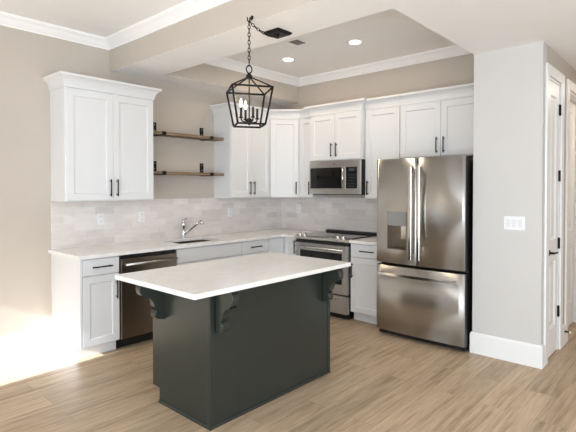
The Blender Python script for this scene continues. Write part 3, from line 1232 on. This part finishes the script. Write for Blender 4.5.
lathe(bm, (0, 0, .030), [(.005, -.024), (.012, -.016), (.020, -.004), (.025, .006), (.020, .020), (.007, .030)], seg=16)
arms = [math.radians(-18.2 + 90 * k) for k in range(4)]
zb = .052
for an in arms:
    d = Vector((math.cos(an), math.sin(an), 0))
    tube(bm, [Vector((0, 0, .032)), d * .03 + Vector((0, 0, .026)), d * .058 + Vector((0, 0, .034)), d * .064 + Vector((0, 0, zb))], .0056, 8)
    lathe(bm, d * .064 + Vector((0, 0, zb)), [(.010, 0), (.017, .004), (.017, .007), (.009, .009)], seg=14)
arm_o = obj('candle_arms', bm, M['black'], ln)
for k, an in enumerate(arms):
    d = Vector((math.cos(an), math.sin(an), 0)) * .064
    bm = BM(); lathe(bm, d + Vector((0, 0, zb + .009)), [(.0088, 0), (.0088, .068), (.007, .070)], seg=12)
    cd = obj('candle_sleeve', bm, M['candle'], ln)
    bm = BM()
    lathe(bm, d + Vector((0, 0, zb + .0795)), [(.006, 0), (.009, .010), (.0110, .022), (.0095, .036), (.005, .050), (.0015, .062)], seg=12)
    right = Vector((math.sin(.75), -math.cos(.75), 0))
    lit = d.dot(right) < 0
    obj('bulb', bm, M['bulb'] if lit else M['glass'], cd)
    if lit:
        l = bpy.data.lights.new('bulb_lamp', 'POINT'); l.energy = 0.8; l.color = (1, .78, .5); l.shadow_soft_size = .012
        lo = bpy.data.objects.new('bulb_lamp', l); COL.objects.link(lo); lo.location = Vector((LX, LY, ZLB)) + d + Vector((0, 0, zb + .165))


def chain(name_bm, pts_fn, length, link=.036):
    n = max(2, int(length / (link * .74)))
    for i in range(n):
        s = (i + .5) / n
        p = pts_fn(s)
        q = pts_fn(min(1, s + .01)) - pts_fn(max(0, s - .01))
        q.normalize()
        up = Vector((0.3, 0.5, .1)) if i % 2 else Vector((0.5, -0.3, .05))
        sd = q.cross(up).normalized()
        L2, w2 = link / 2, .0085
        loop = []
        for k in range(13):
            t = 2 * PI * k / 12
            loop.append(p + q * (L2 * math.cos(t)) + sd * (w2 * math.sin(t)))
        tube(name_bm, loop, .0030, 5, caps=False)


HK = Vector((XB1 - .030, LY + .0, 2.690))
top = Vector((LX, LY, 2.385)) - Vector((LX, LY, ZLB))
hk = HK - Vector((LX, LY, ZLB))
bm = BM()
chain(bm, lambda s: top.lerp(hk, s), (hk - top).length)
CN = Vector((-2.322, -2.118, ZS))       # canopy
cn = Vector((CN.x - .012, CN.y, ZS - .036)) - Vector((LX, LY, ZLB))
def swag(s):
    p = hk.lerp(cn, s)
    p.z -= .055 * 4 * s * (1 - s) * .5
    return p
chain(bm, swag, (cn - hk).length + .02)
obj('chain', bm, M['black'], ln)
# ceiling hook on the beam
bm = BM()
o = Vector((XB1, LY, 2.722)) - Vector((LX, LY, ZLB))
lathe(bm, o + Vector((-.0003, 0, 0)), [(.016, 0), (.016, -.004), (.007, -.010)], axis='X', seg=14)
tube(bm, [o + Vector((-.004, 0, 0)), o + Vector((-.022, 0, -.006)), o + Vector((-.022, 0, -.030)), o + Vector((-.034, 0, -.040)), o + Vector((-.046, 0, -.030)), o + Vector((-.046, 0, -.008))], .0042, 8)
obj('swag_hook', bm, M['black'], ln)
# square canopy
bm = BM()
c0 = CN - Vector((LX, LY, ZLB))
s = .078
cr = math.radians(45 + 0)
def sq(s, z, r=0.0):
    out = []
    for x, y in ((-s, -s), (s, -s), (s, s), (-s, s)):
        out.append(bm.verts.new((c0.x + x * math.cos(r) - y * math.sin(r), c0.y + x * math.sin(r) + y * math.cos(r), c0.z + z)))
    return out
R = [sq(s, -.0003), sq(s, -.012), sq(s - .012, -.022), sq(s * .25, -.024)]
bm.faces.new(R[0])
for p0, p1 in zip(R, R[1:]):
    for k in range(4):
        bm.faces.new((p0[k], p0[(k + 1) % 4], p1[(k + 1) % 4], p1[k]))
bm.faces.new(R[-1])
lathe(bm, (c0.x, c0.y, c0.z - .024), [(.014, 0), (.014, -.010), (.006, -.018)], seg=12)
obj('canopy', bm, M['black'], ln)

# ------------------------------------------------------------------ small hallway things
bm = BM()
tube(bm, [(.075, YP2 - .0165, .13), (.075, YP2 - .055, .13)], .008, 10)
ds = thing('door_stop', 'small black door stop on the hallway baseboard between the two doors', 'door stop', (0, 0, 0))
obj('post', bm, M['black'], ds)
bm = BM(); lathe(bm, (.075, YP2 - .0555, .13), [(.010, 0), (.010, -.012)], axis='Y', seg=12)
obj('tip', bm, M['white_plastic'], ds)

# hallway ceiling lamp that warms the doors
hl = thing('hallway_light', 'round ceiling light further down the hallway', 'ceiling light', (1.3, -4.25, ZS))
bm = BM(); lathe(bm, (0, 0, 0), [(.09, -.0005), (.088, -.008), (.07, -.01)], seg=24)
obj('trim_ring', bm, M['trim'], hl)
bm = BM(); lathe(bm, (0, 0, -.0102), [(.066, 0), (.06, -.003)], seg=24)
obj('lens', bm, M['lens'], hl)
l = bpy.data.lights.new('hallway_lamp', 'AREA'); l.shape = 'DISK'; l.size = .13; l.energy = 14; l.color = (1, .86, .70)
lo = bpy.data.objects.new('hallway_lamp', l); COL.objects.link(lo); lo.location = (1.3, -4.25, ZS - .02)
